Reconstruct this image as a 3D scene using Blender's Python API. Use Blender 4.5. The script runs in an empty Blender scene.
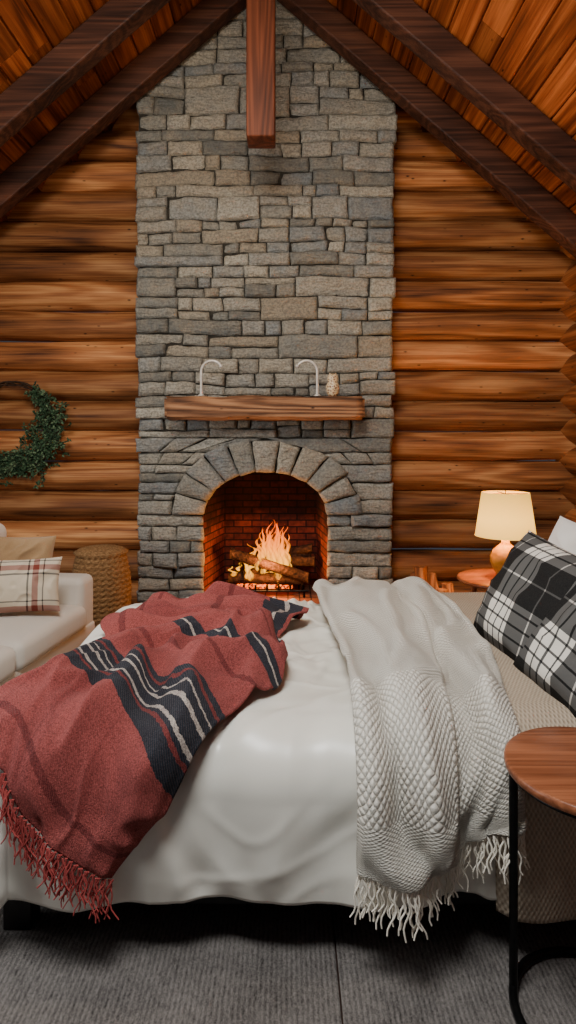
import bpy, bmesh, math, random
from mathutils import Vector, noise, Matrix
import numpy as np
random.seed(7)
S=bpy.context.scene
def nz(x,y,z=0.0): return noise.noise(Vector((x,y,z)))
def smooth(a,b,x): t=max(0,min(1,(x-a)/(b-a))); return t*t*(3-2*t)
def lin(c):
    return tuple((v/255/12.92 if v/255<=0.04045 else ((v/255+0.055)/1.055)**2.4) for v in c)+(1,)
# ---------------- node helpers
class M:
    def __init__(s,name,rough=0.7,spec=0.3):
        s.m=bpy.data.materials.new(name); s.m.use_nodes=True
        s.nt=s.m.node_tree; s.b=s.nt.nodes['Principled BSDF']
        s.b.inputs['Roughness'].default_value=rough
        s.b.inputs['Specular IOR Level'].default_value=spec
    def n(s,t,**k):
        nd=s.nt.nodes.new(t)
        for a,v in k.items(): setattr(nd,a,v)
        return nd
    def l(s,a,b): s.nt.links.new(a,b)
    def math(s,op,a,b=None,c=None):
        nd=s.n('ShaderNodeMath',operation=op)
        for i,v in enumerate((a,b,c)):
            if v is None: continue
            if isinstance(v,(int,float)): nd.inputs[i].default_value=v
            else: s.l(v,nd.inputs[i])
        return nd.outputs[0]
    def coord(s,which='Object',scale=(1,1,1),island=0.0,rot=(0,0,0)):
        tc=s.n('ShaderNodeTexCoord'); o=tc.outputs[which]
        if island:
            g=s.n('ShaderNodeNewGeometry'); v=s.math('MULTIPLY',g.outputs['Random Per Island'],island)
            cb=s.n('ShaderNodeCombineXYZ')
            for i in range(3): s.l(v,cb.inputs[i])
            ad=s.n('ShaderNodeVectorMath',operation='ADD'); s.l(o,ad.inputs[0]); s.l(cb.outputs[0],ad.inputs[1]); o=ad.outputs[0]
        mp=s.n('ShaderNodeMapping'); mp.inputs['Scale'].default_value=scale; mp.inputs['Rotation'].default_value=rot
        s.l(o,mp.inputs[0]); return mp.outputs[0]
    def noise(s,vec,scale=5,detail=4,rough=.5,dist=0):
        nd=s.n('ShaderNodeTexNoise'); nd.inputs['Scale'].default_value=scale; nd.inputs['Detail'].default_value=detail
        nd.inputs['Roughness'].default_value=rough; nd.inputs['Distortion'].default_value=dist
        s.l(vec,nd.inputs['Vector']); return nd.outputs['Fac']
    def ramp(s,fac,stops,interp='LINEAR'):
        nd=s.n('ShaderNodeValToRGB'); cr=nd.color_ramp; cr.interpolation=interp
        while len(cr.elements)<len(stops): cr.elements.new(0.5)
        for e,(p,c) in zip(cr.elements,stops):
            e.position=p; e.color=c if len(c)==4 else tuple(c)+(1,)
        s.l(fac,nd.inputs[0]); return nd.outputs[0]
    def mix(s,fac,a,b,mode='MIX'):
        nd=s.n('ShaderNodeMix',data_type='RGBA',blend_type=mode)
        if isinstance(fac,(int,float)): nd.inputs[0].default_value=fac
        else: s.l(fac,nd.inputs[0])
        for i,v in ((6,a),(7,b)):
            if isinstance(v,tuple): nd.inputs[i].default_value=v if len(v)==4 else v+(1,)
            else: s.l(v,nd.inputs[i])
        return nd.outputs[2]
    def col(s,c):
        if isinstance(c,tuple): s.b.inputs['Base Color'].default_value=c
        else: s.l(c,s.b.inputs['Base Color'])
    def bump(s,h,strength=.5,dist=.01):
        nd=s.n('ShaderNodeBump'); nd.inputs['Strength'].default_value=strength; nd.inputs['Distance'].default_value=dist
        s.l(h,nd.inputs['Height'])
        if getattr(s,'_bn',None): s.l(s._bn,nd.inputs['Normal'])
        s._bn=nd.outputs[0]; s.l(nd.outputs[0],s.b.inputs['Normal'])

def wood(name,dark,mid,light,axis=0,rough=.5,var=.35,ring=1.0,scale=1.0,bump=.4,knots=True,island=37.0,rw=.14,lo=.36,hi=.72,ax=.28):
    m=M(name,rough,.25)
    sc=[5.0*scale]*3; sc[axis]=ax*scale
    v=m.coord('Object',tuple(sc),island)
    f=m.noise(v,1.0,1,.4,.1)
    r=m.math('MULTIPLY_ADD',m.math('SINE',m.math('MULTIPLY',f,60*ring)),.5,.5)
    sc2=[70*scale]*3; sc2[axis]=1.5*scale
    fine=m.noise(m.coord('Object',tuple(sc2),island),1.0,4,.6)
    big=m.noise(m.coord('Object',tuple([3.5*scale if i!=axis else .8*scale for i in range(3)]),island),1.0,3)
    t=m.math('ADD',m.math('MULTIPLY',r,rw),m.math('ADD',m.math('MULTIPLY',fine,.45),m.math('MULTIPLY',big,.60-rw*.6)))
    c=m.ramp(t,[(lo,dark),(.54,mid),(hi,light)])
    g=m.n('ShaderNodeNewGeometry')
    rv=m.math('MULTIPLY_ADD',g.outputs['Random Per Island'],var,1-var*.6)
    hs=m.n('ShaderNodeHueSaturation'); m.l(rv,hs.inputs['Value']); m.l(c,hs.inputs['Color']); c=hs.outputs[0]
    if knots:
        sk=[2.6*scale]*3; sk[axis]=1.1*scale
        vo=m.n('ShaderNodeTexVoronoi'); m.l(m.coord('Object',tuple(sk),island),vo.inputs['Vector'])
        k=m.ramp(vo.outputs['Distance'],[(.03,(1,1,1)),(.12,(0,0,0))])
        c=m.mix(k,c,tuple(x*.25 for x in dark[:3])+(1,))
    m.col(c)
    m.bump(m.math('ADD',fine,m.math('MULTIPLY',r,.3)),bump,.006)
    return m.m

# ---------------- mesh helpers
def link(o,parent=None):
    S.collection.objects.link(o)
    if parent: o.parent=parent
    return o
def empty(name,loc=(0,0,0),rz=0):
    o=bpy.data.objects.new(name,None); o.location=loc; o.rotation_euler[2]=rz; o.empty_display_size=.1
    return link(o)
def mesh(name,vs,fs,mat,parent=None,smooth=True,uvs=None):
    me=bpy.data.meshes.new(name); me.from_pydata([tuple(v) for v in vs],[],fs); me.update()
    if smooth: me.polygons.foreach_set('use_smooth',[True]*len(me.polygons))
    if uvs is not None:
        ul=me.uv_layers.new(name='UVMap')
        li=np.zeros(len(me.loops),dtype=np.int32); me.loops.foreach_get('vertex_index',li)
        ul.data.foreach_set('uv',np.array(uvs,dtype=np.float32)[li].ravel())
    if mat: me.materials.append(mat)
    return link(bpy.data.objects.new(name,me),parent)
def bm_obj(name,bm,mat,parent=None,smooth=True):
    me=bpy.data.meshes.new(name); bm.to_mesh(me); bm.free()
    if smooth: me.polygons.foreach_set('use_smooth',[True]*len(me.polygons))
    me.materials.append(mat); return link(bpy.data.objects.new(name,me),parent)
def rbox(name,lo,hi,mat,parent=None,bev=.01,seg=3,soft=0.0,sub=0,seed=0):
    bm=bmesh.new(); bmesh.ops.create_cube(bm,size=1)
    c=[(a+b)/2 for a,b in zip(lo,hi)]; s=[b-a for a,b in zip(lo,hi)]
    for v in bm.verts: v.co=Vector((v.co.x*s[0],v.co.y*s[1],v.co.z*s[2]))
    bmesh.ops.bevel(bm,geom=bm.edges[:]+bm.verts[:],offset=bev,segments=seg,profile=.5,affect='EDGES')
    if sub:
        bmesh.ops.subdivide_edges(bm,edges=[e for e in bm.edges if e.calc_length()>min(s)*.4],cuts=sub,use_grid_fill=True)
        for v in bm.verts:
            p=v.co; q=[p[i]/(s[i]/2) for i in range(3)]
            v.co.z+=soft*max(0,1-q[0]**2)*max(0,1-q[1]**2)*(1 if q[2]>0 else -.2)
            v.co+=Vector([.12*soft*nz(p.x*5+seed,p.y*5+i*7,p.z*5) for i in range(3)])
    for v in bm.verts: v.co+=Vector(c)
    return bm_obj(name,bm,mat,parent)
def lathe(name,prof,mat,parent=None,loc=(0,0,0),seg=40,fn=None,cap=True):
    vs=[];fs=[]
    for i,(r,z) in enumerate(prof):
        for j in range(seg):
            a=2*math.pi*j/seg; rr=r*(fn(a,i) if fn else 1)
            vs.append((loc[0]+rr*math.cos(a),loc[1]+rr*math.sin(a),loc[2]+z))
    for i in range(len(prof)-1):
        for j in range(seg):
            k=(j+1)%seg; fs.append((i*seg+j,i*seg+k,(i+1)*seg+k,(i+1)*seg+j))
    if cap:
        fs.append(tuple(range(seg))[::-1]); fs.append(tuple((len(prof)-1)*seg+j for j in range(seg)))
    return mesh(name,vs,fs,mat,parent)
def tube(name,splines,rad,mat,parent=None,res=3):
    cu=bpy.data.curves.new(name,'CURVE'); cu.dimensions='3D'; cu.bevel_depth=rad; cu.bevel_resolution=res; cu.use_fill_caps=True
    for pts in splines:
        sp=cu.splines.new('POLY'); sp.points.add(len(pts)-1)
        for p,q in zip(sp.points,pts):
            p.co=(q[0],q[1],q[2],1); p.radius=q[3] if len(q)>3 else 1
    cu.materials.append(mat); return link(bpy.data.objects.new(name,cu),parent)

# ================= MATERIALS
m_log=wood('log_wood',lin((66,35,18)),lin((152,94,52)),lin((212,154,98)),0,.6,.85,.6,rw=.14,lo=.34,hi=.76,ax=.5)
m_logy=wood('log_wood_side',lin((66,33,16)),lin((142,80,40)),lin((196,126,70)),1,.6,.5,.6,rw=.14,lo=.34,hi=.76,ax=.5)
m_ceil=wood('ceiling_plank_wood',lin((72,31,12)),lin((140,70,30)),lin((192,110,54)),1,.45,.7,ring=.8)
m_beam=wood('dark_beam_wood',lin((38,20,13)),lin((72,42,29)),lin((104,64,46)),0,.6,.2,knots=False)
m_post=wood('post_wood',lin((56,26,15)),lin((92,47,27)),lin((120,64,39)),2,.6,.2,knots=False)
m_mantel=wood('mantel_wood',lin((60,38,25)),lin((122,82,55)),lin((172,124,86)),0,.75,.1,bump=.9,rw=.25)
m_table=wood('table_top_wood',lin((78,40,24)),lin((122,70,44)),lin((156,96,64)),0,.35,.1,scale=1.6,bump=.12,knots=False,rw=.1)
m_fwood=wood('firewood',lin((80,42,22)),lin((140,84,46)),lin((200,135,82)),2,.8,.5,knots=False)

def stone_mat():
    m=M('rubble_stone',.85,.25)
    g=m.n('ShaderNodeNewGeometry'); r=g.outputs['Random Per Island']
    base=m.ramp(r,[(0,lin((108,110,106))),(.2,lin((150,148,138))),(.4,lin((176,170,156))),(.6,lin((130,136,138))),(.8,lin((190,184,168))),(1,lin((158,146,126)))])
    n1=m.noise(m.coord('Object',(1,1,1),9.0),9,5,.6); n2=m.noise(m.coord('Object',(1,1,1),9.0),55,5,.7)
    n3=m.noise(m.coord('Object',(1,1,4),9.0),14,4,.6,.5)
    c=m.mix(m.ramp(n1,[(.4,(0,0,0)),(.75,(.55,.55,.55))]),base,lin((178,162,136)))
    c=m.mix(m.ramp(n2,[(.40,(.55,.55,.55)),(.58,(0,0,0))]),c,lin((86,84,79)))
    m.col(c)
    m.bump(n3,.9,.035); m.bump(n2,.6,.014)
    return m.m
m_stone=stone_mat()
m=M('mortar',.95,.1); m.col(m.ramp(m.noise(m.coord(),30,4),[(.3,lin((36,34,30))),(.7,lin((66,62,55)))])); m_mortar=m.m
def brick_mat(name,ax):
    m=M(name,.9,.15); tc=m.n('ShaderNodeTexCoord'); sp=m.n('ShaderNodeSeparateXYZ'); m.l(tc.outputs['Object'],sp.inputs[0])
    cb=m.n('ShaderNodeCombineXYZ'); m.l(sp.outputs[ax],cb.inputs[0]); m.l(sp.outputs[2],cb.inputs[1])
    b=m.n('ShaderNodeTexBrick'); m.l(cb.outputs[0],b.inputs['Vector'])
    b.inputs['Color1'].default_value=lin((124,52,36)); b.inputs['Color2'].default_value=lin((84,36,26)); b.inputs['Mortar'].default_value=lin((34,22,18))
    b.inputs['Scale'].default_value=1; b.inputs['Brick Width'].default_value=.17; b.inputs['Row Height'].default_value=.062; b.inputs['Mortar Size'].default_value=.006
    n=m.noise(m.coord(),25,5)
    so_=m.ramp(m.math('MULTIPLY_ADD',m.noise(m.coord(),4,3),.5,m.math('MULTIPLY',sp.outputs[2],.9)),[(.85,(0,0,0)),(1.3,(.8,.8,.8))])
    c=m.mix(m.ramp(n,[(.4,(0,0,0)),(.75,(.7,.7,.7))]),b.outputs['Color'],lin((34,22,18)))
    m.col(m.mix(so_,c,lin((14,11,10))))
    m.bump(m.math('SUBTRACT',m.math('MULTIPLY',n,.4),b.outputs['Fac']),.6,.012); return m.m
m_brx=brick_mat('firebrick_back',0); m_bry=brick_mat('firebrick_side',1)
def hearth_mat():
    m=M('hearth_brick',.8,.2); b=m.n('ShaderNodeTexBrick'); m.l(m.coord(),b.inputs['Vector'])
    b.inputs['Color1'].default_value=lin((160,104,78)); b.inputs['Color2'].default_value=lin((126,76,54)); b.inputs['Mortar'].default_value=lin((60,45,38))
    b.inputs['Scale'].default_value=1; b.inputs['Brick Width'].default_value=.1; b.inputs['Row Height'].default_value=.3; b.inputs['Mortar Size'].default_value=.006; b.offset=0
    m.col(b.outputs['Color']); m.bump(b.outputs['Fac'],-.5,.01); return m.m
m_hearth=hearth_mat()
def fabric(name,c1,c2,rough=.9,scale=250,bump=.3,sheen=.3):
    m=M(name,rough,.2); v=m.coord('Object'); n=m.noise(v,scale,3,.7); n2=m.noise(v,5,3)
    m.col(m.mix(m.math('MULTIPLY_ADD',n,.6,m.math('MULTIPLY',n2,.4)),c1,c2)); m.bump(n,bump,.003)
    m.b.inputs['Sheen Weight'].default_value=sheen
    return m.m
m_duvet=fabric('cream_satin',lin((228,224,210)),lin((240,236,223)),.34,500,.03,.1)
m_duvet.node_tree.nodes['Principled BSDF'].inputs['Specular IOR Level'].default_value=.5
m_sheet=fabric('pillow_white',lin((222,218,210)),lin((238,234,226)),.8)
m_sofa=fabric('sofa_linen',lin((196,188,176)),lin((214,207,196)),.95,300,.35)
m_tan=fabric('tan_weave',lin((140,112,80)),lin((178,148,110)),.95,120,.8)
def knit_mat():
    m=M('knit_wool',.95,.1); tc=m.n('ShaderNodeTexCoord'); sp=m.n('ShaderNodeSeparateXYZ'); m.l(tc.outputs['UV'],sp.inputs[0])
    U,V=sp.outputs[0],sp.outputs[1]; P=math.pi
    wob=m.math('MULTIPLY',m.noise(m.coord('Object'),16,2),.009); wo2=m.math('MULTIPLY',m.noise(m.coord('Object'),21,2),.008)
    U=m.math('ADD',U,wob); V=m.math('ADD',V,wo2)
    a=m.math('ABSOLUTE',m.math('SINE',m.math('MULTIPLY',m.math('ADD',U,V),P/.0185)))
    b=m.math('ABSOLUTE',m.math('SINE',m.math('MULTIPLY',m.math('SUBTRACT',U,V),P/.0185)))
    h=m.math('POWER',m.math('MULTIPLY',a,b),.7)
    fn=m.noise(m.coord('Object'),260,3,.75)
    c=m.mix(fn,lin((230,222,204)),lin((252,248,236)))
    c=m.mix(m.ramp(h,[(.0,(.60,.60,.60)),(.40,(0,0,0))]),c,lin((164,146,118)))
    m.col(c); m.bump(h,.85,.011); m.bump(fn,.7,.006); m.b.inputs['Sheen Weight'].default_value=.15; return m.m
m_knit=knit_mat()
m=M('knit_yarn',.95,.1); n=m.noise(m.coord('Object'),200,3,.7); m.col(m.mix(n,lin((222,213,194)),lin((246,239,224)))); m_yarn=m.m
m=M('waffle_coverlet',.95,.1); tc=m.n('ShaderNodeTexCoord'); sp=m.n('ShaderNodeSeparateXYZ'); m.l(tc.outputs['UV'],sp.inputs[0])
a=m.math('SINE',m.math('MULTIPLY',sp.outputs[0],2*math.pi/.013)); b=m.math('SINE',m.math('MULTIPLY',sp.outputs[1],2*math.pi/.024))
h=m.math('MULTIPLY_ADD',m.math('MULTIPLY',a,b),.5,.5); n=m.noise(m.coord('Object'),90,3,.7)
h2=m.math('MULTIPLY_ADD',n,.5,m.math('MULTIPLY',h,.6))
m.col(m.mix(h2,lin((140,122,102)),lin((202,186,164)))); m.bump(h2,.9,.006); m_cover=m.m
def throw_mat():
    m=M('plaid_wool',.95,.08); tc=m.n('ShaderNodeTexCoord'); sp=m.n('ShaderNodeSeparateXYZ'); m.l(tc.outputs['UV'],sp.inputs[0])
    R=lin((190,92,86)); D=lin((36,50,62)); W=lin((226,214,200)); R2=lin((148,62,60))
    st=[(0,R),(.06,R2),(.075,R),(.235,D),(.272,R2),(.280,D),(.289,W),(.296,D),(.322,W),(.330,D),(.345,W),(.350,D),(.366,R2),(.374,D),(.388,R),(.50,R2),(.512,R),(.60,D),(.63,W),(.638,D),(.665,R),(.80,R2),(.81,R),(.88,D),(.915,W),(.922,D),(.945,R)]
    n=m.noise(m.coord('Object'),45,3,.7)
    vv=m.math('ADD',sp.outputs[1],m.math('MULTIPLY_ADD',n,.010,-.005))
    c=m.ramp(vv,st,'CONSTANT')
    o=(1,1,1); k=(.84,.80,.82); k2=(.72,.66,.70); wl=(1.0,.98,.96)
    cu=m.ramp(m.math('ADD',sp.outputs[0],m.math('MULTIPLY_ADD',n,.008,-.004)),[(0,o),(.10,k),(.108,o),(.20,k),(.235,k2),(.243,k),(.28,o),(.42,k),(.428,o),(.50,k),(.53,o)],'CONSTANT')
    c=m.mix(.8,c,cu,'MULTIPLY')
    tw=m.math('MULTIPLY_ADD',m.math('SINE',m.math('MULTIPLY',m.math('ADD',sp.outputs[0],m.math('MULTIPLY',sp.outputs[1],1.9)),640)),.5,.5)
    fn=m.noise(m.coord('Object'),210,4,.8)
    c=m.mix(m.math('MULTIPLY',tw,.12),c,lin((200,160,150)))
    c=m.mix(m.ramp(fn,[(.40,(.70,.70,.70)),(.62,(0,0,0))]),c,lin((116,102,104)),'MULTIPLY')
    m.col(c); m.bump(tw,.35,.004); m.bump(fn,1.0,.008); m.b.inputs['Sheen Weight'].default_value=.06
    return m.m
m_throw=throw_mat()
m=M('fringe_red',.95,.1); n=m.noise(m.coord('Object'),90,2); m.col(m.mix(n,lin((136,52,52)),lin((190,92,86)))); m_frr=m.m
def plaid_mat(name,stops,sc=3.0,mx=.45):
    m=M(name,.9,.1); tc=m.n('ShaderNodeTexCoord'); sp=m.n('ShaderNodeSeparateXYZ'); m.l(tc.outputs['UV'],sp.inputs[0])
    cs=[]
    for k in (0,1):
        f=m.math('FRACT',m.math('MULTIPLY',sp.outputs[k],sc)); cs.append(m.ramp(f,stops,'CONSTANT'))
    c=m.mix(.5,cs[0],cs[1]); c2=m.mix(1.0,cs[0],cs[1],'MULTIPLY')
    c=m.mix(mx,c2,c)
    n=m.noise(m.coord('Object'),200,3,.7); m.col(m.mix(m.math('MULTIPLY',n,.2),c,lin((110,108,104)))); m.bump(n,.6,.005); return m.m
B=lin((240,236,228)); K=lin((14,15,18)); A=lin((200,196,190))
m_plaid=plaid_mat('black_plaid',[(0,B),(.06,K),(.085,B),(.20,K),(.225,B),(.29,K),(.55,A),(.57,K),(.83,B),(.93,K),(.955,B)],2.7,.22)
C=lin((226,216,198)); Rr=lin((150,70,54)); G=lin((52,48,48))
m_plaid2=plaid_mat('cream_plaid',[(0,C),(.30,G),(.34,C),(.42,Rr),(.56,C),(.66,G),(.69,C)],4.2,.5)
m=M('black_metal',.4,.5); m.b.inputs['Metallic'].default_value=.8; m.col(m.ramp(m.noise(m.coord(),40),[(.3,lin((22,22,23))),(.7,lin((34,33,33)))])); m_blk=m.m
m=M('nickel',.35,.5); m.b.inputs['Metallic'].default_value=.25; m.col(m.ramp(m.noise(m.coord(),20),[(.3,lin((188,180,168))),(.7,lin((222,216,206)))])); m_nick=m.m
m=M('bed_frame_black',.5,.4); m.col(m.ramp(m.noise(m.coord(),15),[(.3,lin((20,19,20))),(.7,lin((32,30,30)))])); m_frame=m.m
m=M('char',.9,.1); n=m.noise(m.coord(),30,4,.6); m.col(m.ramp(n,[(.3,lin((20,15,13))),(.6,lin((66,44,33))),(.8,lin((112,78,56)))])); m.bump(n,.8,.02); m_char=m.m
def carpet():
    m=M('grey_rug',.98,.05); v=m.coord('Object')
    tc=m.n('ShaderNodeTexCoord'); sp=m.n('ShaderNodeSeparateXYZ'); m.l(tc.outputs['Object'],sp.inputs[0])
    a=m.math('SINE',m.math('MULTIPLY',sp.outputs[0],2*math.pi/.014))
    nb=m.noise(m.coord('Object',(1,.4,1)),130,3,.8)
    n=m.noise(v,230,3,.85); n2=m.noise(v,5,4)
    t=m.math('ADD',m.math('MULTIPLY_ADD',a,.035,.1),m.math('ADD',m.math('MULTIPLY',nb,.38),m.math('ADD',m.math('MULTIPLY',n,.38),m.math('MULTIPLY',n2,.16))))
    m.col(m.ramp(t,[(.40,lin((44,41,40))),(.76,lin((158,151,145)))])); m.bump(t,1.0,.012); return m.m
m_rug=carpet()
m_floor=wood('floor_wood',lin((34,22,17)),lin((58,38,30)),lin((78,54,42)),1,.5,.4)
m=M('leaf_green',.55,.3); g=m.n('ShaderNodeNewGeometry'); m.col(m.ramp(g.outputs['Random Per Island'],[(0,lin((30,50,34))),(.6,lin((58,86,58))),(1,lin((110,132,98)))])); m_leaf=m.m
m=M('twig',.8,.2); m.col(m.ramp(m.noise(m.coord(),30),[(.3,lin((40,30,22))),(.7,lin((72,52,38)))])); m_twig=m.m
m=M('wicker',.8,.2); n=m.noise(m.coord('Object',(1,1,3)),50,4,.7); m.col(m.ramp(n,[(.3,lin((84,58,34))),(.5,lin((142,106,68))),(.75,lin((182,146,102)))])); m.bump(n,.9,.01); m_wick=m.m
m=M('lamp_ceramic',.45,.3); n=m.noise(m.coord('Object',(1,1,2)),14,4); m.col(m.ramp(n,[(.3,lin((112,82,26))),(.7,lin((150,112,44)))])); m.bump(n,.2,.01); m_cer=m.m
def owlmat():
    m=M('painted_ceramic',.35,.5); vo=m.n('ShaderNodeTexVoronoi'); vo.inputs['Scale'].default_value=55; m.l(m.coord(),vo.inputs['Vector'])
    m.col(m.ramp(vo.outputs['Distance'],[(.25,lin((110,56,30))),(.5,lin((222,196,155)))])); return m.m
m_owl=owlmat()
def shade_mat():
    m=M('lamp_shade_fabric',.9,.1); v=m.noise(m.coord('Object',(1,1,1)),300,2)
    m.col(m.mix(v,lin((226,178,84)),lin((238,192,100))))
    tr=m.n('ShaderNodeBsdfTranslucent'); tr.inputs[0].default_value=(.75,.42,.10,1)
    mx=m.n('ShaderNodeMixShader'); mx.inputs[0].default_value=.08
    out=m.nt.nodes['Material Output']; m.l(m.b.outputs[0],mx.inputs[1]); m.l(tr.outputs[0],mx.inputs[2])
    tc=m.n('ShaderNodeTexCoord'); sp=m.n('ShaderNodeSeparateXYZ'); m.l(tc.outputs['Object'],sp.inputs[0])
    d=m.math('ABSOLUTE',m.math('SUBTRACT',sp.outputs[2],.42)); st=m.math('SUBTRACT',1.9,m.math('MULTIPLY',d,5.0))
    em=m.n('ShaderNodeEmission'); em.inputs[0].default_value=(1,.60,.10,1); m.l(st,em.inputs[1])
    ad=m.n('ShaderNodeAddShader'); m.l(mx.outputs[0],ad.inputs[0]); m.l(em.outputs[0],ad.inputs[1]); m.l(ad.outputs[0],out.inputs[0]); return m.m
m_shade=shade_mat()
def flame_mat():
    m=M('flame'); nt=m.nt; out=nt.nodes['Material Output']
    tc=m.n('ShaderNodeTexCoord'); sp=m.n('ShaderNodeSeparateXYZ'); m.l(tc.outputs['Object'],sp.inputs[0])
    t=m.math('MULTIPLY',m.math('SUBTRACT',sp.outputs[2],.22),2.0)
    c=m.ramp(t,[(0,(1,.28,.01)),(.35,(1,.42,.03)),(.65,(1,.24,.008)),(1,(.9,.10,.002))])
    em=m.n('ShaderNodeEmission'); m.l(c,em.inputs[0])
    tr=m.n('ShaderNodeBsdfTransparent'); lw=m.n('ShaderNodeLayerWeight'); lw.inputs[0].default_value=.5
    n=m.noise(m.coord('Object',(1,1,.3)),26,3,.6,.8)
    core=m.math('SUBTRACT',1.0,lw.outputs['Facing'])
    m.l(m.math('MULTIPLY_ADD',m.math('MULTIPLY',core,core),2.6,.8),em.inputs[1])
    f=m.math('MULTIPLY',core,m.ramp(n,[(.38,(0,0,0)),(.60,(.85,.85,.85))]))
    mx=m.n('ShaderNodeMixShader'); m.l(f,mx.inputs[0]); m.l(tr.outputs[0],mx.inputs[1]); m.l(em.outputs[0],mx.inputs[2]); m.l(mx.outputs[0],out.inputs[0]); return m.m
m_flame=flame_mat()
m=M('embers',.9,.1); n=m.noise(m.coord(),38,4,.7); m.col(lin((30,20,16))); m.l(m.ramp(n,[(.46,(0,0,0)),(.54,(1,.10,.006)),(.68,(1,.34,.02))]),m.b.inputs['Emission Color']); m.b.inputs['Emission Strength'].default_value=3.5; m_ember=m.m

# ================= ROOM
X0=-.19; ZA=5.5; SL=.863
def ceilz(x): return ZA-SL*abs(x-X0)
def log_geo(vs,fs,p0,p1,r,seed,nl=None,seg=26):
    L=(p1-p0).length; d=(p1-p0).normalized(); nl=nl or max(6,int(L/.09))
    up=Vector((0,0,1)); sd=d.cross(up).normalized(); b=len(vs)
    for i in range(nl+1):
        s=L*i/nl; c=p0+d*s
        for j in range(seg):
            a=2*math.pi*j/seg
            rr=r*(1+.05*nz(s*1.6,math.cos(a)*.7+seed*3.1,math.sin(a)*.7)+.025*nz(s*5,math.cos(a)*2+seed,math.sin(a)*2))
            off=.018*nz(s*.8,seed*5.3)
            vs.append(c+sd*math.cos(a)*rr*1.05+up*(math.sin(a)*rr*.97+off))
    for i in range(nl):
        for j in range(seg):
            k=(j+1)%seg; fs.append((b+i*seg+j,b+i*seg+k,b+(i+1)*seg+k,b+(i+1)*seg+j))
    fs.append(tuple(b+j for j in range(seg))); fs.append(tuple(b+nl*seg+j for j in range(seg))[::-1])
XR=2.46; XLW=-3.2
vs=[];fs=[]
z=.10;k=0
while z<5.6:
    hl=max(.3,(ZA-(z-.16))/SL)
    a=max(X0-hl,XLW-.25); b=min(X0+hl,XR+.25)
    if z<1.35:
        log_geo(vs,fs,Vector((a,5.645,z)),Vector((-1.0,5.645,z)),.141,k)
        log_geo(vs,fs,Vector((.65,5.645,z)),Vector((b,5.645,z)),.141,k+40)
    else: log_geo(vs,fs,Vector((a,5.645,z)),Vector((b,5.645,z)),.141,k)
    z+=.27;k+=1
mesh('wall_back',vs,fs,m_log)
vs=[];fs=[]; z=-.03;k=60
while z<3.25:
    log_geo(vs,fs,Vector((XR+.145,-.6,z)),Vector((XR+.145,5.7,z)),.142,k,60); z+=.27;k+=1
mesh('wall_right',vs,fs,m_logy)
vs=[];fs=[]; z=-.03;k=90
while z<2.95:
    if .7<z<2.3:
        log_geo(vs,fs,Vector((XLW-.145,3.6,z)),Vector((XLW-.145,5.7,z)),.147,k,20)
        log_geo(vs,fs,Vector((XLW-.145,-.6,z)),Vector((XLW-.145,1.0,z)),.147,k+50,16)
    else: log_geo(vs,fs,Vector((XLW-.145,-.6,z)),Vector((XLW-.145,5.7,z)),.147,k,60)
    z+=.27;k+=1
mesh('wall_left',vs,fs,m_logy)
w1=empty('window_1',(XLW-.1,2.3,1.5))
for nm,lo,hi in (('frame_bottom',(-.06,-1.3,-.82),(.12,1.3,-.74)),('frame_top',(-.06,-1.3,.72),(.12,1.3,.80)),('frame_near',(-.06,-1.3,-.74),(.12,-1.22,.72)),('frame_far',(-.06,1.22,-.74),(.12,1.3,.72)),('mullion',(-.02,-.03,-.74),(.04,.03,.72))):
    rbox(nm,lo,hi,m_beam,w1,.006)
rbox('floor',(-3.6,-.8,-.06),(2.9,6.2,0.0),m_floor,None,.002,1)
rg=empty('area_rug',(0,0,0))
rbox('rug_panel_1',(-2.2,-.6,.0),(.138,3.9,.012),m_rug,rg,.004,2)
rbox('rug_panel_2',(.142,-.6,.0),(2.1,3.9,.012),m_rug,rg,.004,2)
vs=[];fs=[]
al=math.atan(SL); ca,sa=math.cos(al),math.sin(al)
for side in (-1,1):
    s=0.0
    while s<(4.3 if side<0 else 3.8):
        y=-.6-random.random()*1.5
        while y<5.75:
            y2=min(y+1.6+random.random()*1.8,5.76); ya=max(y,-.6)
            if y2>ya+.05:
                w=.186; b=len(vs); c=.009
                def pt(ss,yy,t): return Vector((X0+side*(ss*ca+t*sa),yy,ZA-ss*sa+t*ca))
                for yy in (ya+.002,y2-.002):
                    vs+= [pt(s+.002,yy,c),pt(s+.002+c,yy,0),pt(s+w-c,yy,0),pt(s+w,yy,c),pt(s+w,yy,.03),pt(s+.002,yy,.03)]
                for q in range(6): fs.append((b+q,b+(q+1)%6,b+6+(q+1)%6,b+6+q))
                fs.append(tuple(b+q for q in range(6))[::-1]); fs.append(tuple(b+6+q for q in range(6)))
            y=y2
        s+=.192
for side in (-1,1):
    b=len(vs)
    for yy in (-.6,5.8):
        for (ss,t) in ((0,.032),(4.3 if side<0 else 3.8,.032),(4.3 if side<0 else 3.8,.06),(0,.06)):
            vs.append(Vector((X0+side*(ss*ca+t*sa),yy,ZA-ss*sa+t*ca)))
    for q in range(4): fs.append((b+q,b+(q+1)%4,b+4+(q+1)%4,b+4+q))
mesh('ceiling',vs,fs,m_ceil,None,False)
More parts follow.
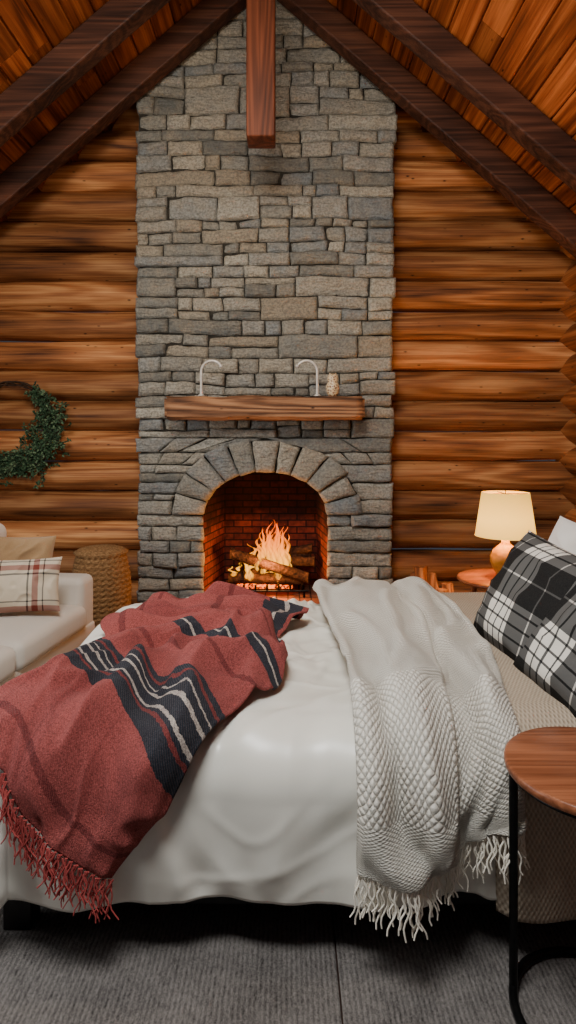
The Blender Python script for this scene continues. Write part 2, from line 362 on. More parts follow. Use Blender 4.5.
def truss(y,post=False,hw=.075,dp=.27):
    e=empty('roof_truss',(0,0,0))
    for nm,side,xe in (('rafter_left',-1,-3.15),('rafter_right',1,2.44)):
        pr=[(X0,ceilz(X0)-.01),(xe,ceilz(xe)-.01),(xe,ceilz(xe)-dp),(X0,ceilz(X0)-dp)]
        v=[(x,y-hw,z) for x,z in pr]+[(x,y+hw,z) for x,z in pr]
        f=[(0,1,2,3),(7,6,5,4)]+[(i,i+4,(i+1)%4+4,(i+1)%4) for i in range(4)]
        o=mesh(nm,v,f,m_beam,e,False); bv=o.modifiers.new('b','BEVEL'); bv.width=.012; bv.segments=2
    if post: rbox('king_post',(X0-.1,y-.1,3.61),(X0+.1,y+.1,ZA-.08),m_post,e,.012,3)
truss(5.08); truss(4.4,True); truss(2.6); truss(.9)

# ================= CHIMNEY
CY=5.2
ch=empty('stone_fireplace',(0,0,0))
def hw_out(z):
    if z<.871: return .52
    q=(z-.871)/.645
    return .795*math.sqrt(max(0,1-q*q)) if q<1 else 0
svs=[];sfs=[]
def warp(x,z):
    k=smooth(1.6,1.9,z)+.5*smooth(.9,.7,z)*smooth(.13,.3,z)*smooth(.6,.85,abs(x-X0))
    return k*.030*nz(x*1.9,z*1.1,77.0)
def stone(c4,y0,depth,rnd=.016,amp=.014,res=.018):
    (x0,z0),(x1,z1),(x2,z2),(x3,z3)=c4; seed=random.random()*50
    W=max(abs(x1-x0),abs(x2-x3)); H=max(abs(z3-z0),abs(z2-z1))
    if W<.02 or H<.015: return
    nx=max(4,int(W/res)); nz_=max(4,int(H/res)); b=len(svs)
    tl1=random.uniform(-.014,.014); tl2=random.uniform(-.014,.014)
    for j in range(nz_+1):
        v=j/nz_
        for i in range(nx+1):
            u=i/nx
            x=(1-v)*((1-u)*x0+u*x1)+v*((1-u)*x3+u*x2); z=(1-v)*((1-u)*z0+u*z1)+v*((1-u)*z3+u*z2)
            ed=min(u*W,(1-u)*W,v*H,(1-v)*H)
            dd=0 if ed>=rnd else rnd-math.sqrt(max(0,rnd*rnd-(rnd-ed)**2))
            n=amp*nz(x*7+seed,z*12,seed)+amp*.5*nz(x*26,z*32,seed*2)
            jx=.010*nz(x*9,z*9,seed+5) ; jz=.009*nz(x*9,z*9,seed+9)
            svs.append(Vector((x+jx,y0+dd*1.1+n+tl1*(u-.5)*2+tl2*(v-.5),z+jz+warp(x,z))))
    w=nx+1
    for j in range(nz_):
        for i in range(nx): a=b+j*w+i; sfs.append((a,a+1,a+w+1,a+w))
    ring=[b+i for i in range(nx+1)]+[b+j*w+nx for j in range(1,nz_+1)]+[b+nz_*w+i for i in range(nx-1,-1,-1)]+[b+j*w for j in range(nz_-1,0,-1)]
    b2=len(svs)
    for r in ring: svs.append(Vector((svs[r].x,y0+depth,svs[r].z)))
    L=len(ring)
    for q in range(L): sfs.append((ring[q],b2+q,b2+(q+1)%L,ring[(q+1)%L]))
def cutsof(Lm,lo,hi):
    c=[0.0]
    while True:
        w=random.uniform(lo,hi)
        if c[-1]*Lm+w>Lm-lo*.75: break
        c.append(c[-1]+w/Lm)
    return c+[1.0]
def block(bl,br,tr,tl,depthlvl=0):
    W=((br[0]-bl[0])+(tr[0]-tl[0]))/2; H=((tl[1]-bl[1])+(tr[1]-br[1]))/2
    lerp=lambda a,b,t:(a[0]+(b[0]-a[0])*t,a[1]+(b[1]-a[1])*t)
    r=random.random()
    if H>.135 and (r<.55 or depthlvl==0 and r<.68):
        t=random.uniform(.35,.65); t2=t+random.uniform(-.06,.06)
        l=lerp(bl,tl,t); rr=lerp(br,tr,t2)
        block(bl,br,rr,l,depthlvl+1); block(l,rr,tr,tl,depthlvl+1); return
    if W>.28 and W/H>2.6 and random.random()<(.75 if W/H>5 else .45):
        t=random.uniform(.32,.68); t2=t+random.uniform(-.04,.04)*min(1,H/W*2)
        bo=lerp(bl,br,t); to=lerp(tl,tr,t2)
        block(bl,bo,to,tl,depthlvl+1); block(bo,br,tr,to,depthlvl+1); return
    g=.004
    stone([(bl[0]+g,bl[1]+g),(br[0]-g,br[1]+g),(tr[0]-g,tr[1]-g),(tl[0]+g,tl[1]-g)],CY+random.uniform(-.022,.024),.10)
def row(xa0,xa1,xb0,xb1,z0,z1):
    if max(xb0-xa0,xb1-xa1)<.03: return
    Lm=((xb0-xa0)+(xb1-xa1))/2
    cs=cutsof(Lm,.22,.75)
    for a,b in zip(cs[:-1],cs[1:]):
        X=lambda t,top:(xa1+(xb1-xa1)*t) if top else (xa0+(xb0-xa0)*t)
        block((X(a,0),z0),(X(b,0),z0),(X(b,1),z1),(X(a,1),z1))
def ex(z):
    t=z/5.3; return (-1.258-.035*t, .872+.042*t)
bounds=[0,.133]
for tgt in (.871,1.516,5.45):
    z=bounds[-1]; hs=[]
    while z<tgt-.001:
        h=random.choice([.10,.13,.17,.20,.24]) if tgt>2 else random.choice([.11,.13,.16]); hs.append(h); z+=h
    sc=(tgt-bounds[-1])/sum(hs)
    for h in hs: bounds.append(bounds[-1]+h*sc)
for z0,z1 in zip(bounds[:-1],bounds[1:]):
    l0,r0=ex(z0); l1,r1=ex(z1)
    d1=random.uniform(-.016,.016);d2=random.uniform(-.016,.016); l0+=d1;l1+=d1;r0+=d2;r1+=d2
    zm=(z0+z1)/2
    if zm<.133 or zm>1.516: row(l0,l0,r0,r0,z0,z1)
    else:
        e0,e1=(hw_out(z0+1e-4),hw_out(z1-1e-4))
        row(l0,l1,X0-e0,X0-e1,z0,z1); row(X0+e0,X0+e1,r0,r1,z0,z1)
NV=11
def ell(a,b,t): return (X0-a*math.cos(t),.871+b*math.sin(t))
ts=[math.pi*i/NV+ (random.uniform(-.03,.03) if 0<i<NV else 0) for i in range(NV+1)]
for a,b in zip(ts[:-1],ts[1:]):
    a+=.010;b-=.010
    k=random.uniform(.97,1.04)
    stone([ell(.52,.362,a),ell(.52,.362,b),ell(.79*k,.645*k,b),ell(.79*k,.645*k,a)],CY-.04+random.uniform(-.012,.012),.30,.022)
mesh('stones',svs,sfs,m_stone,ch)
pts=[(-1.235,0),(X0-.53,0),(X0-.53,.871)]+[(X0-.53*math.cos(t),.871+.375*math.sin(t)) for t in [math.pi*i/24 for i in range(1,24)]]+[(X0+.53,.871),(X0+.53,0),(.85,0),(.885,5.45),(-1.265,5.45)]
n=len(pts)
v=[(x,CY+.040,z) for x,z in pts]+[(x,5.52,z) for x,z in pts]
f=[tuple(range(n)),tuple(range(2*n-1,n-1,-1))]+[(i,i+n,(i+1)%n+n,(i+1)%n) for i in range(n)]
bm=bmesh.new(); bv=[bm.verts.new(p) for p in v]
for q in f: bm.faces.new([bv[i] for i in q])
bmesh.ops.triangulate(bm,faces=[x for x in bm.faces if len(x.verts)>4])
bm_obj('core',bm,m_mortar,ch,False)
for nm,xx in (('return_left',-1),('return_right',1)):
    svs=[];sfs=[]
    for z0,z1 in zip(bounds[:-1],bounds[1:]):
        if z0>3.9: break
        stone([(CY+.09,z0+.004),(5.56,z0+.004),(5.56,z1-.004),(CY+.09,z1-.004)],0,.05,res=.03)
    out=[]
    for p in svs:
        l,r=ex(p.z); out.append(Vector(((r-p.y) if xx>0 else (l+p.y),p.x,p.z)))
    mesh(nm,out,sfs,m_stone,ch)
HZ=.133
def quad(nm,p,mat): return mesh(nm,p,[(0,1,2,3)],mat,ch,False)
quad('firebox_left',[(X0-.525,5.24,HZ),(-.60,5.85,HZ),(-.60,5.85,1.5),(X0-.525,5.24,1.5)],m_bry)
quad('firebox_right',[(X0+.525,5.24,HZ),(.27,5.85,HZ),(.27,5.85,1.5),(X0+.525,5.24,1.5)],m_bry)
quad('firebox_back',[(-.60,5.85,HZ),(.27,5.85,HZ),(.27,5.85,1.5),(-.60,5.85,1.5)],m_brx)
quad('firebox_top',[(X0-.53,5.5,1.32),(X0+.53,5.5,1.32),(.27,5.86,1.32),(-.6,5.86,1.32)],m_mortar)
rbox('hearth_floor',(X0-.515,5.17,.02),(X0+.515,5.86,HZ),m_hearth,ch,.004,1)
bm=bmesh.new(); bmesh.ops.create_cube(bm,size=1)
for vv in bm.verts: vv.co=Vector((vv.co.x*1.6,vv.co.y*.27,vv.co.z*.185))
bmesh.ops.bevel(bm,geom=bm.edges[:],offset=.02,segments=2,affect='EDGES')
bmesh.ops.subdivide_edges(bm,edges=[e for e in bm.edges if e.calc_length()>.1],cuts=24,use_grid_fill=True)
for vv in bm.verts:
    p=vv.co.copy(); vv.co+=Vector((.016*nz(p.z*9,p.y*9),.014*nz(p.x*5,p.z*12,3),.014*nz(p.x*4,p.y*9,6)+.005*nz(p.x*30,p.y*20,2))); vv.co+=Vector((-.188,5.07,1.757))
bm_obj('fireplace_mantel',bm,m_mantel)
for x,d in ((-.695,1),(.235,-1)):
    e=empty('mantel_hook')
    pts=[(x,4.97,1.855),(x,4.97,2.05)]+[(x+d*(.085-.085*math.cos(math.radians(a))),4.97,2.05+.085*math.sin(math.radians(a))) for a in range(15,165,15)]
    tube('arm',[pts],.0115,m_nick,e)
    lathe('foot',[(.028,0),(.028,.006),(.014,.016),(.0,.017)],m_nick,e,(x,4.97,1.852),20)
    lathe('tip',[(.0,-.016),(.014,-.010),(.017,0),(.012,.012),(.0,.016)],m_nick,e,pts[-1],16)
e=empty('ceramic_figurine')
lathe('body',[(.03,0),(.045,.02),(.055,.06),(.05,.095),(.036,.115),(.046,.135),(.04,.165),(.02,.18),(0,.182)],m_owl,e,(.36,4.99,1.852),24)
for dx in (-.022,.022): lathe('ear',[(.012,0),(.008,.014),(0,.025)],m_owl,e,(.36+dx,4.99,2.018),10)

# ---- fire
fr=empty('log_fire')
def flog(nm,p0,p1,r,mat,par,seed): 
    v=[];f=[]; log_geo(v,f,Vector(p0),Vector(p1),r,seed,14,14)
    for q in v: q+=Vector((0,0,.01*nz(q.x*20,q.y*20,seed)))
    return mesh(nm,v,f,mat,par)
flog('log_1',(-.52,5.50,.27),(.14,5.42,.27),.05,m_char,fr,1)
flog('log_2',(-.45,5.66,.27),(.12,5.62,.28),.055,m_char,fr,2)
flog('log_3',(-.50,5.46,.50),(.18,5.36,.30),.05,m_char,fr,3)
flog('log_4',(-.40,5.46,.30),(.20,5.66,.48),.045,m_char,fr,4)
flog('log_5',(-.30,5.60,.40),(.24,5.50,.42),.045,m_char,fr,5)
flog('log_6',(-.42,5.68,.38),(.22,5.60,.52),.04,m_char,fr,6)
bars=[]
for i in range(7):
    x=-.48+i*.1; bars.append([(x,5.34,.25),(x,5.36,.20),(x,5.72,.20),(x,5.74,.30)])
for y in (5.36,5.70): bars.append([(-.54,y,.195),(.18,y,.195)])
for x in (-.5,.14):
    for y in (5.38,5.68): bars.append([(x,y,.195),(x,y,HZ)])
tube('grate',bars,.010,m_blk,fr)
v=[];f=[];nx,ny=36,16
for j in range(ny+1):
    for i in range(nx+1):
        x=-.46+.50*i/nx;y=5.4+.3*j/ny; e_=math.sin(math.pi*i/nx)**.5*math.sin(math.pi*j/ny)**.5
        v.append((x,y,.205+.06*e_+.02*nz(x*40,y*40)*e_))
for j in range(ny):
    for i in range(nx): a=j*(nx+1)+i; f.append((a,a+1,a+nx+2,a+nx+1))
mesh('embers',v,f,m_ember,fr)
v=[];f=[]
fl=[]
for q in range(44):
    x=random.gauss(-.18,.14); x=max(-.48,min(.14,x)); y=random.uniform(5.39,5.62)
    top=.40*math.exp(-((x+.12)/.15)**2)+.15
    fl.append((x,y,random.uniform(.23,.36),top*random.uniform(.55,1.0),random.uniform(.020,.040)))
for q,(x,y,z,h,r) in enumerate(fl):
    b=len(v);ns=22;sg=10
    for i in range(ns+1):
        t=i/ns; rr=r*(math.sin(math.pi*min(1,t**.55))**.8 if 0<t<1 else 0.001)*(1-.35*t)+.0006
        cx=x+.040*t*math.sin(6*t+q*2.1)+.018*t*math.sin(15*t+q); cy=y+.03*t*math.cos(4*t+q)
        for j in range(sg):
            a=2*math.pi*j/sg; k=1+.4*nz(math.cos(a)*1.5+q,math.sin(a)*1.5,t*5)
            v.append((cx+rr*k*math.cos(a),cy+rr*.6*k*math.sin(a),z+h*t))
    for i in range(ns):
        for j in range(sg):
            k=(j+1)%sg; f.append((b+i*sg+j,b+i*sg+k,b+(i+1)*sg+k,b+(i+1)*sg+j))
mesh('flames',v,f,m_flame,fr)

# ================= BED
XL=-.81; XRB=1.46; YN=1.98; YF=3.34; ZT=.575; RR=.12; ARC=RR*math.pi/2
def drape(x,w,h,zmin=.03):
    ex_=max(0,XL-x); en=max(0,YN-w); ef=max(0,w-YF); ey=max(en,ef)
    dl=math.hypot(ex_,ey)
    if dl<1e-9: return Vector((x,w,ZT+h))
    e=(ex_**3+ey**3)**(1/3)
    d=Vector((-ex_/dl,(-en+ef)/dl,0))
    bx=max(x,XL); bw=min(max(w,YN),YF)
    if e<ARC: a=e/RR; out=RR*math.sin(a); dr=RR*(1-math.cos(a))
    else: a=math.pi/2; out=RR+(e-ARC)*.06; dr=RR+(e-ARC)
    n=d*math.sin(a)+Vector((0,0,math.cos(a)))
    p=Vector((bx,bw,ZT))+d*out-Vector((0,0,dr))+n*h
    p.z=max(p.z,zmin); return p
def excess(x,w): return max(0,XL-x,YN-w,w-YF)
bed=empty('bed')
rbox('mattress',(-.90,1.90,.20),(1.44,3.42,.57),m_sheet,bed,.06,4)
rbox('frame_rail',(-.86,1.885,.085),(1.56,3.44,.20),m_frame,bed,.008)
for i,(x,y) in enumerate(((-.865,1.88),(-.865,3.37),(1.38,1.88),(1.38,3.37))): rbox('leg_%d'%i,(x,y,0.0125),(x+.085,y+.075,.12),m_frame,bed,.004)
rbox('headboard',(1.56,1.86,.05),(1.63,3.46,.88),m_frame,bed,.02)
def grid(nm,fn,nu,nv,mat,par=None,uvs=None,solid=0.0):
    v=[];f=[];uv=[]
    for j in range(nv+1):
        for i in range(nu+1):
            p,q=fn(i/nu,j/nv); v.append(p); uv.append(q)
    for j in range(nv):
        for i in range(nu): a=j*(nu+1)+i; f.append((a,a+1,a+nu+2,a+nu+1))
    o=mesh(nm,v,f,mat,par,True,uv)
    if solid: md=o.modifiers.new('s','SOLIDIFY'); md.thickness=solid; md.offset=-1
    return o
def ridged(x,y,s): return max(0,(1-abs(nz(x,y,s))*2.6))
def softr(x,y,s):
    # rounded crease profile (no sharp crest)
    a=abs(nz(x,y,s))*2.4
    return math.exp(-(a*2.4)**2)
def duvet_h(x,w,fine=True):
    e=excess(x,w)
    h=.035+.024*nz(x*1.6,w*1.6,1)
    if fine:
        q=nz(x*1.2,w*1.2,4)*.35; wx=x+q; ww=w+.3*nz(x*1.2,w*1.2,8)
        top=1-.6*smooth(.05,.2,e)
        h+=.008*ridged(wx*2.0+ww*1.3,ww*1.5-wx*.9,2.5)**2
        h+=.020*softr(wx*4.2+ww*.8,ww*1.2,7.7)
        h+=.016*softr(wx*2.6-ww*2.6,ww*1.0+wx*1.4,3.3)
        h+=.010*softr(wx*7-ww*1.5,ww*2.6+wx,5.3)*top
        h+=.006*softr(wx*4+ww*6,ww*5-wx*3,15.3)*top
    else: h+=.018
    if e>0:
        k=min(1,e/.4)
        al_=x*1.0+ (w if x<XL else 0)
        h+=k*(.028*math.sin(al_*9+2*nz(x*2,w*2,3))*.6+.024*nz(al_*5,e*1.5,9))+.02*math.sin(math.pi*min(1,e/.55))
    return h
def fduv(u,v):
    x=(XL-.47)+u*(.95-XL+.47); w=(YN-.47)+v*(YF-YN+.47+.35)
    return drape(x,w,duvet_h(x,w)),(x,w)
grid('duvet',fduv,250,270,m_duvet,None,None,.012)
def fcov(u,v):
    x=.60+u*.84; w=(YN-.50)+v*(YF-YN+.50+.4)
    h=.055+.6*duvet_h(x,w,False)+.006*nz(x*6,w*6,3)
    if u<.05: h-=.03*(1-u/.05)
    return drape(x,w,h),(x,w)
grid('waffle_coverlet',fcov,90,200,m_cover,None,None,.01)
def cr(P,t):
    n=len(P)-1; t=max(0,min(.99999,t))*n; i=int(t); f=t-i
    p1=P[i];p2=P[i+1];p0=P[i-1] if i>0 else 2*p1-p2; p3=P[i+2] if i+2<=n else 2*p2-p1
    return .5*((2*p1)+(-p0+p2)*f+(2*p0-5*p1+4*p2-p3)*f*f+(-p0+3*p1-3*p2+p3)*f**3)
def V3(N): return [[Vector(c) for c in r] for r in N]
_c={}
def net(N,u,v):
    key=(id(N),u)
    if key not in _c: _c[key]=[cr(r,u) for r in N]
    return cr(_c[key],v)
N1=V3([[(-.96,1.93,.0),(-.80,1.84,.0),(-.66,1.72,.0),(-.49,1.62,.0)],
    [(-.90,2.09,.0),(-.73,1.98,.025),(-.56,1.88,.0),(-.38,1.75,.012)],
    [(-.78,2.29,.012),(-.61,2.16,.04),(-.43,2.02,.0),(-.24,1.89,.035)],
    [(-.64,2.50,.035),(-.48,2.35,.01),(-.31,2.18,.06),(-.11,2.01,.035)],
    [(-.44,2.60,.05),(-.30,2.47,.03),(-.17,2.31,.09),(-.02,2.12,.03)],
    [(-.22,2.64,.04),(-.15,2.55,.10),(-.08,2.44,.08),(-.00,2.29,.02)],
    [(-.11,2.65,-.01),(-.08,2.60,.0),(-.05,2.54,.0),(-.02,2.44,-.02)]])
def f1(u,v):
    x,w,h=net(N1,u,v)
    hh=duvet_h(x,w,False)+.052+h+.026*math.sin((u*2.6+.7*nz(u*2,v*3,1))*2*math.pi)*smooth(0,.25,v)+.014*nz(x*8,w*8,2)+.030*softr(u*3+v*2,v*4-u,4)*smooth(.05,.25,v)+.012*softr(u*5-v*3,v*7+u*3,9)
    ed=min(u,1-u); hh-=.024*(1-smooth(0,.05,ed))
    if v>.9: hh-=.03*(v-.9)/.1
    return drape(x,w,hh),(u*.62,v)
thr=empty('plaid_throw_blanket')
grid('main_fold',f1,130,210,m_throw,thr,None,.009)
N2=V3([[(-.80,2.72,-.03),(-.55,2.68,-.02),(-.28,2.64,-.02),(-.04,2.72,-.03)],
    [(-.83,2.80,.03),(-.55,2.75,.07),(-.28,2.71,.08),(.01,2.80,.02)],
    [(-.79,2.90,.05),(-.56,2.85,.005),(-.28,2.81,.01),(.05,2.86,.04)],
    [(-.72,2.99,.03),(-.52,2.94,.09),(-.26,2.90,.10),(.09,2.91,.03)],
    [(-.66,3.07,.07),(-.48,3.03,.01),(-.24,2.99,.03),(.10,2.95,.03)],
    [(-.61,3.14,.03),(-.44,3.10,.08),(-.22,3.06,.07),(.08,2.99,.01)],
    [(-.59,3.17,-.03),(-.42,3.14,-.02),(-.22,3.10,-.02),(.06,3.02,-.03)]])
def f2(u,v):
    x,w,h=net(N2,u,v)
    hh=duvet_h(x,w,False)+.036+h+.030*math.sin((v*3.0+.9*u+.8*nz(u*2.5,v*2,6))*2*math.pi)*smooth(0,.12,min(v,1-v))*smooth(-.05,.15,min(u,1-u))+.024*nz(x*7,w*7,9)*smooth(0,.1,min(v,1-v))
    return drape(x,w,hh),(v*.6,.405+abs(u-.35)*.42)
grid('rear_fold',f2,160,110,m_throw,thr,None,.009)
def fringe(nm,fn,us,length,rad,mat,par,v0=0.0,per=3,spread=.006):
    sp=[]
    for u in us:
        p,_=fn(u,v0); q,_=fn(u,abs(v0-.03))
        out=(p-q); out.z*=.3
        out=out.normalized()*.008 if out.length>0 else Vector((0,0,0))
        for s in range(per):
            L=length*random.uniform(.7,1.2); a=Vector((random.uniform(-1,1),random.uniform(-1,1),0))*spread
            dx=Vector((random.uniform(-.025,.025),random.uniform(-.012,.006),0)); ph=random.random()*6
            pts=[]
            for i in range(9):
                t=i/8
                c=p+a*min(1,t*4)*(.4+.6*t)+out*min(1,t*3)+dx*t*t+Vector((.006*math.sin(t*9+ph),0,-L*t))
                if c.z<.02: c.z=.02+.002*i
                pts.append((c.x,c.y-.004,c.z,1-.3*t))
            sp.append(pts)
    tube(nm,sp,rad,mat,par,1)
fringe('fringe',f1,[i/34 for i in range(35)],.10,.0026,m_frr,thr,0.0,5,.008)
N3=V3([[(.14,3.36,.0),(.30,3.39,.02),(.48,3.41,.01),(.64,3.41,.02),(.76,3.39,.0)],
    [(.16,3.10,.005),(.32,3.12,.02),(.50,3.14,.010),(.66,3.14,.01),(.79,3.12,.0)],
    [(.18,2.75,.005),(.33,2.75,.02),(.50,2.75,.025),(.66,2.75,.005),(.79,2.75,.0)],
    [(.20,2.40,.005),(.34,2.40,.015),(.47,2.40,.035),(.62,2.40,.005),(.77,2.40,.005)],
    [(.21,2.15,.005),(.33,2.15,.01),(.46,2.15,.03),(.59,2.15,.005),(.73,2.15,.005)],
    [(.205,1.94,.0),(.32,1.94,.01),(.445,1.94,.025),(.57,1.94,.005),(.685,1.96,.005)],
    [(.20,1.76,.0),(.31,1.76,.01),(.435,1.76,.02),(.55,1.80,.0),(.655,1.84,.0)],
    [(.195,1.645,.0),(.30,1.65,.01),(.42,1.66,.01),(.54,1.72,.0),(.645,1.78,.0)]])
def f3(u,v):
    x,w,h=net(N3,u,v)
    ph=u*2.6+.45*math.sin(v*4)+.6*nz(u*2,v*3,3)
    hh=duvet_h(x,w,False)+.042+h+.016*math.sin(ph*2*math.pi)+.010*nz(x*6,w*6,12)+.018*softr(u*3+v*2,v*4-u*.8,6)+.006*nz(u*9,v*9,2)
    c0=.52+.10*math.sin(v*3+.5)
    hh+=.032*(1-smooth(c0,c0+.03,u))
    if x>.56: hh+=.036*smooth(.55,.62,x)
    ed=min(u,1-u); hh-=.02*(1-smooth(0,.03,ed))
    return drape(x,w,hh),(u*.58,v*2.0)
kn=empty('knit_throw_blanket')
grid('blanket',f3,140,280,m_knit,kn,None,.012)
fringe('fringe',f3,[i/30 for i in range(31)],.105,.0032,m_yarn,kn,1.0,3,.009)

def pillow(nm,w,h,t,mat,mtx,uvs=1.0,seed=0,n=44):
    v=[];f=[];uv=[]
    for sgn in (1,-1):
        b=len(v)
        for j in range(n+1):
            for i in range(n+1):
                a=-1+2*i/n; c=-1+2*j/n
                pin=1-.07*(1-c*c)*abs(a)**3; pin2=1-.07*(1-a*a)*abs(c)**3
                d=((1-abs(a)**2.4)*(1-abs(c)**2.4))
                z=sgn*(t/2*max(0,d)**.55+.022*nz(a*2.2+seed,c*2.2,sgn)*d**.5 +.014*ridged(a*2.5+seed,c*1.8,sgn)**2*d**.5)
                v.append(mtx@Vector((a*w/2*pin,c*h/2*pin2,z))); uv.append(((a*w/2+.5)*uvs,(c*h/2+.5)*uvs))
        for j in range(n):
            for i in range(n):
                q=b+j*(n+1)+i; fc=(q,q+1,q+n+2,q+n+1); f.append(fc if sgn>0 else fc[::-1])
    return mesh(nm,v,f,mat,None,True,uv)
def pm(loc,xdir,nrm):
    x=Vector(xdir).normalized(); z=Vector(nrm).normalized(); y=z.cross(x).normalized(); x=y.cross(z)
    return Matrix.Translation(loc)@Matrix((x,y,z)).transposed().to_4x4()
pillow('plaid_pillow',.84,.56,.32,m_plaid,pm((1.04,2.42,.805),(0.10,-1,-.05),(-.86,-.20,.47)),1.0,1)
pillow('plaid_pillow',.60,.50,.24,m_plaid,pm((1.04,2.02,.79),(-.02,-1,-.04),(-.76,-.26,.58)),1.0,4)
pillow('white_pillow',.72,.50,.20,m_sheet,pm((1.36,2.85,.86),(0,-1,0),(-.93,-.1,.32)),1.0,2)

st=empty('round_side_table',(.79,1.59,0))
lathe('top',[(.215,-.026),(.222,-.022),(.224,-.010),(.222,-.002),(.217,0),(.1,0),(0,0)],m_table,st,(0,0,.665),64)
lathe('rim',[(.19,-.036),(.213,-.034),(.213,-.027),(.19,-.027)],m_blk,st,(0,0,.665),48,None,False)
def ringpts(r,z,a0,a1,n=50): return [(r*math.cos(math.radians(a0+(a1-a0)*i/n)),r*math.sin(math.radians(a0+(a1-a0)*i/n)),z) for i in range(n+1)]
tube('base_ring',[ringpts(.2,.024,0,360)],.012,m_blk,st)
a=math.radians(155); b=math.radians(335)
tube('leg_post',[[(.2*math.cos(t),.2*math.sin(t),.024),(.2*math.cos(t),.2*math.sin(t),.64)] for t in (a,b)],.012,m_blk,st)
tube('under_bar',[[(.2*math.cos(a),.2*math.sin(a),.63),(.2*math.cos(b),.2*math.sin(b),.63)]],.010,m_blk,st)

lt=empty('bedside_table',(1.54,4.42,0))
lathe('top',[(.31,-.03),(.325,-.02),(.325,-.006),(.315,0),(0,0)],m_table,lt,(0,0,.52),48)
for i in range(4):
    a=math.radians(45+90*i); tube('leg_%d'%i,[[(.22*math.cos(a),.22*math.sin(a),.5,1),(.27*math.cos(a),.27*math.sin(a),.0,.7)]],.02,m_table,lt)
lathe('shelf',[(.2,-.02),(.21,-.01),(.2,0),(0,0)],m_table,lt,(0,0,.2),40)
lp=empty('table_lamp',(1.55,4.42,.522))
lathe('base',[(.055,0),(.06,.012),(.06,.02),(.085,.06),(.105,.11),(.105,.15),(.085,.195),(.05,.225),(.03,.245),(.028,.27),(0,.272)],m_cer,lp,(0,0,0),40)
tube('stem',[[(0,0,.26),(0,0,.36)]],.008,m_blk,lp)
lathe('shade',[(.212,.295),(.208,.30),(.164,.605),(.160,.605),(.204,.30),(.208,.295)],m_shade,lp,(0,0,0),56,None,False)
tube('spider',[[(-.162,0,.595),(.162,0,.595)],[(0,-.162,.595),(0,.162,.595)],[(0,0,.52),(0,0,.62)]],.003,m_blk,lp)
fw=empty('firewood_pile')
for i,(x,y,tx,h) in enumerate(((1.02,5.02,.04,.42),(1.12,4.98,-.03,.47),(1.22,5.04,-.07,.40),(1.10,5.12,.02,.44),(1.30,5.0,-.02,.33),(1.2,4.9,.05,.3))):
    v=[];f=[];R=.065;ns=8
    a0=random.random()*6; cs=[(R*math.cos(a0+t),R*math.sin(a0+t)) for t in [0,.5,1.0,1.5,2.0]]+[(R*math.cos(a0+3.9)*.5,R*math.sin(a0+3.9)*.5)]
    for k in range(ns+1):
        t=k/ns
        for cx,cy in cs: v.append((x+tx*t+cx+.006*nz(cx*30,k,i),y+.06*t+cy,h*t+(.02*cx if k else 0)))
    n=len(cs)
    for k in range(ns):
        for j in range(n): f.append((k*n+j,k*n+(j+1)%n,(k+1)*n+(j+1)%n,(k+1)*n+j))
    f.append(tuple(range(n))[::-1]); f.append(tuple(ns*n+j for j in range(n)))
    mesh('split_log_%d'%i,v,f,m_fwood,fw,False)

so=empty('sofa',(-1.24,4.12,0),math.radians(-7.5))
rbox('base',(-.84,-2.1,.20),(-.03,-.02,.31),m_sofa,so,.02)
for i,(a,b) in enumerate(((-.96,-.19),(-1.76,-.97))):
    rbox('seat_cushion_%d'%i,(-.68,a,.30),(.0,b,.46),m_sofa,so,.05,5,.03,6,i)
rbox('arm_far',(-.80,-.20,.20),(-.04,.0,.62),m_sofa,so,.05,5)
rbox('arm_near',(-.80,-2.1,.20),(-.04,-1.77,.62),m_sofa,so,.05,5)
rbox('back',(-.88,-2.08,.20),(-.66,-.02,.86),m_sofa,so,.06,5)
for i,(a,b) in enumerate(((-.97,-.20),(-1.76,-.98))):
    rbox('back_cushion_%d'%i,(-.72,a,.42),(-.52,b,.98),m_sofa,so,.07,5,.0)
for i,(x,y) in enumerate(((-.09,-.09),(-.78,-.09),(-.09,-2.02),(-.78,-2.02))): rbox('leg_%d'%i,(x-.025,y-.025,.0125),(x+.025,y+.025,.21),m_frame,so,.004)
pillow('sofa_plaid_pillow',.46,.32,.14,m_plaid2,pm((-1.56,3.60,.655),(1,.25,.0),(.25,-.9,.38)),1.0,5)
pillow('tan_cushion',.40,.36,.14,m_tan,pm((-1.66,3.84,.73),(1,.1,0),(.2,-.92,.32)),1.0,6)
bk=empty('wicker_basket',(-1.47,4.88,0))
pr=[]
for i in range(61):
    t=i/60; r=.17+.055*math.sin(math.pi*t*.8+.3)
    pr.append((r,.60*t))
pr+=[(.2,.625),(.17,.645),(.12,.66),(.06,.67),(0,.672)]
lathe('weave',pr,m_wick,bk,(0,0,0),96,lambda a,i:1+.035*math.sin(a*24+ (math.pi if (i//2)%2 else 0))+.02*math.sin(i*1.57))

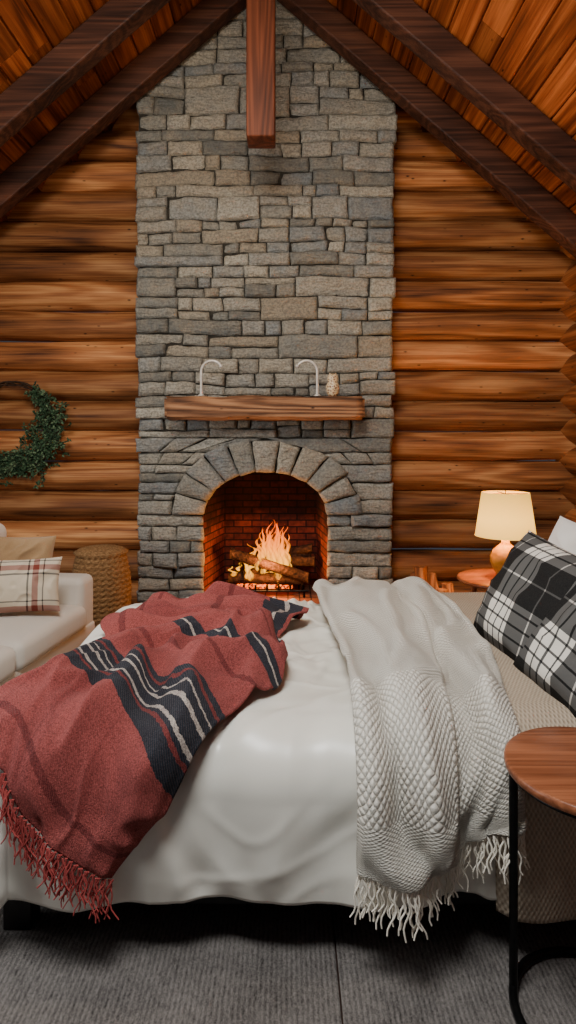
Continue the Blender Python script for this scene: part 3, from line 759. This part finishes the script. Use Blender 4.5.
wr=empty('evergreen_wreath',(-2.43,5.46,1.63))
sp=[]
for k in range(6):
    pts=[]
    for i in range(73):
        a=2*math.pi*i/72; r=.375+.014*math.sin(a*3+k)+.01*math.sin(a*7+k*2)
        pts.append((r*math.cos(a),.01*math.cos(a*5+k*1.7),r*math.sin(a)))
    sp.append(pts)
tube('twig_hoop',sp,.006,m_twig,wr,2)
v=[];f=[]
def leaf(p,d,up,L,W):
    s=d.cross(up).normalized(); n=s.cross(d).normalized(); b=len(v)
    v.extend([p,p+d*L*.35+s*W*.5+n*W*.15,p+d*L,p+d*L*.35-s*W*.5+n*W*.15,p+d*L*.4-n*W*.1]); f.extend([(b,b+1,b+4),(b+1,b+2,b+4),(b+2,b+3,b+4),(b+3,b,b+4)])
sprigs=[]
for k in range(400):
    a=math.radians(random.uniform(-125,55)); wd=.045*math.sin(math.radians(max(5,min(175,(math.degrees(a)+125)))))+.02
    r=.355+random.gauss(0,wd)
    p=Vector((r*math.cos(a),-.02+random.uniform(-.03,.01),r*math.sin(a)))
    tg=Vector((math.sin(a),0,-math.cos(a))); d=(tg*random.choice((1,1,-1))+Vector((math.cos(a),0,math.sin(a)))*random.gauss(0,.8)+Vector((0,-random.random()*.7,0))).normalized()
    L=random.uniform(.05,.12); q=p+d*L; sprigs.append([tuple(p),tuple(q)])
    for m_ in range(13):
        t=m_/12; c=p+d*L*t
        rd=Vector((random.gauss(0,1),random.gauss(0,1),random.gauss(0,1))).normalized()
        leaf(c,(d*.5+rd).normalized(),Vector((.2,-1,.3)).normalized(),random.uniform(.022,.040),.017)
for k in range(40):
    a=math.radians(random.uniform(135,190)); r=.33+random.gauss(0,.03); p=Vector((r*math.cos(a),-.02,r*math.sin(a)))
    for m_ in range(8):
        rd=Vector((random.gauss(0,1),random.gauss(0,1),random.gauss(0,1))).normalized(); leaf(p+rd*.02,rd,Vector((.2,-1,.3)),.03,.014)
mesh('leaves',v,f,m_leaf,wr,False)
tube('sprigs',sprigs,.0018,m_twig,wr,1)

# ================= LIGHTS
def area(nm,loc,tgt,sx,sy,pw,col):
    l=bpy.data.lights.new(nm,'AREA'); l.shape='RECTANGLE'; l.size=sx; l.size_y=sy; l.energy=pw; l.color=col
    o=bpy.data.objects.new(nm,l); o.location=loc; o.rotation_euler=(Vector(tgt)-Vector(loc)).to_track_quat('-Z','Y').to_euler(); link(o)
def point(nm,loc,pw,col,r=.05):
    l=bpy.data.lights.new(nm,'POINT'); l.energy=pw; l.color=col; l.shadow_soft_size=r
    o=bpy.data.objects.new(nm,l); o.location=loc; link(o)
area('window_light',(-3.5,2.3,1.6),(0,2.6,.8),2.4,1.5,95,(.92,.97,1))
area('bed_fill_light',(-.5,.7,3.9),(-.1,2.5,.5),1.2,.8,135,(.97,.99,1))  # unseen fill added to brighten the bed; the roof has no skylight
area('ceiling_uplight',(.2,.6,2.5),(0,4.2,5.2),1.2,.5,15,(1,.72,.42))
area('wall_graze_fill',(-.7,2.3,4.0),(-.8,5.5,1.9),2.2,.25,42,(1,.82,.60))  # added warm fill, top-lights the back wall logs; no track fixture here
point('lamp_bulb_light',(1.55,4.42,.97),42,(1,.52,.14),.04)
point('fire_light',(-.17,5.28,.46),32,(1,.40,.09),.08)
W=bpy.data.worlds.new('w'); S.world=W; W.use_nodes=True
W.node_tree.nodes['Background'].inputs[0].default_value=(.75,.82,1,1); W.node_tree.nodes['Background'].inputs[1].default_value=.06
# ================= CAMERA
cd=bpy.data.cameras.new('cam'); cam=bpy.data.objects.new('camera',cd); link(cam)
cam.location=(0,0,1.5); cam.rotation_euler=(math.radians(90),0,0); cd.sensor_width=36; cd.lens=21.8; cd.shift_y=-72/1024; cd.clip_start=.02
S.camera=cam
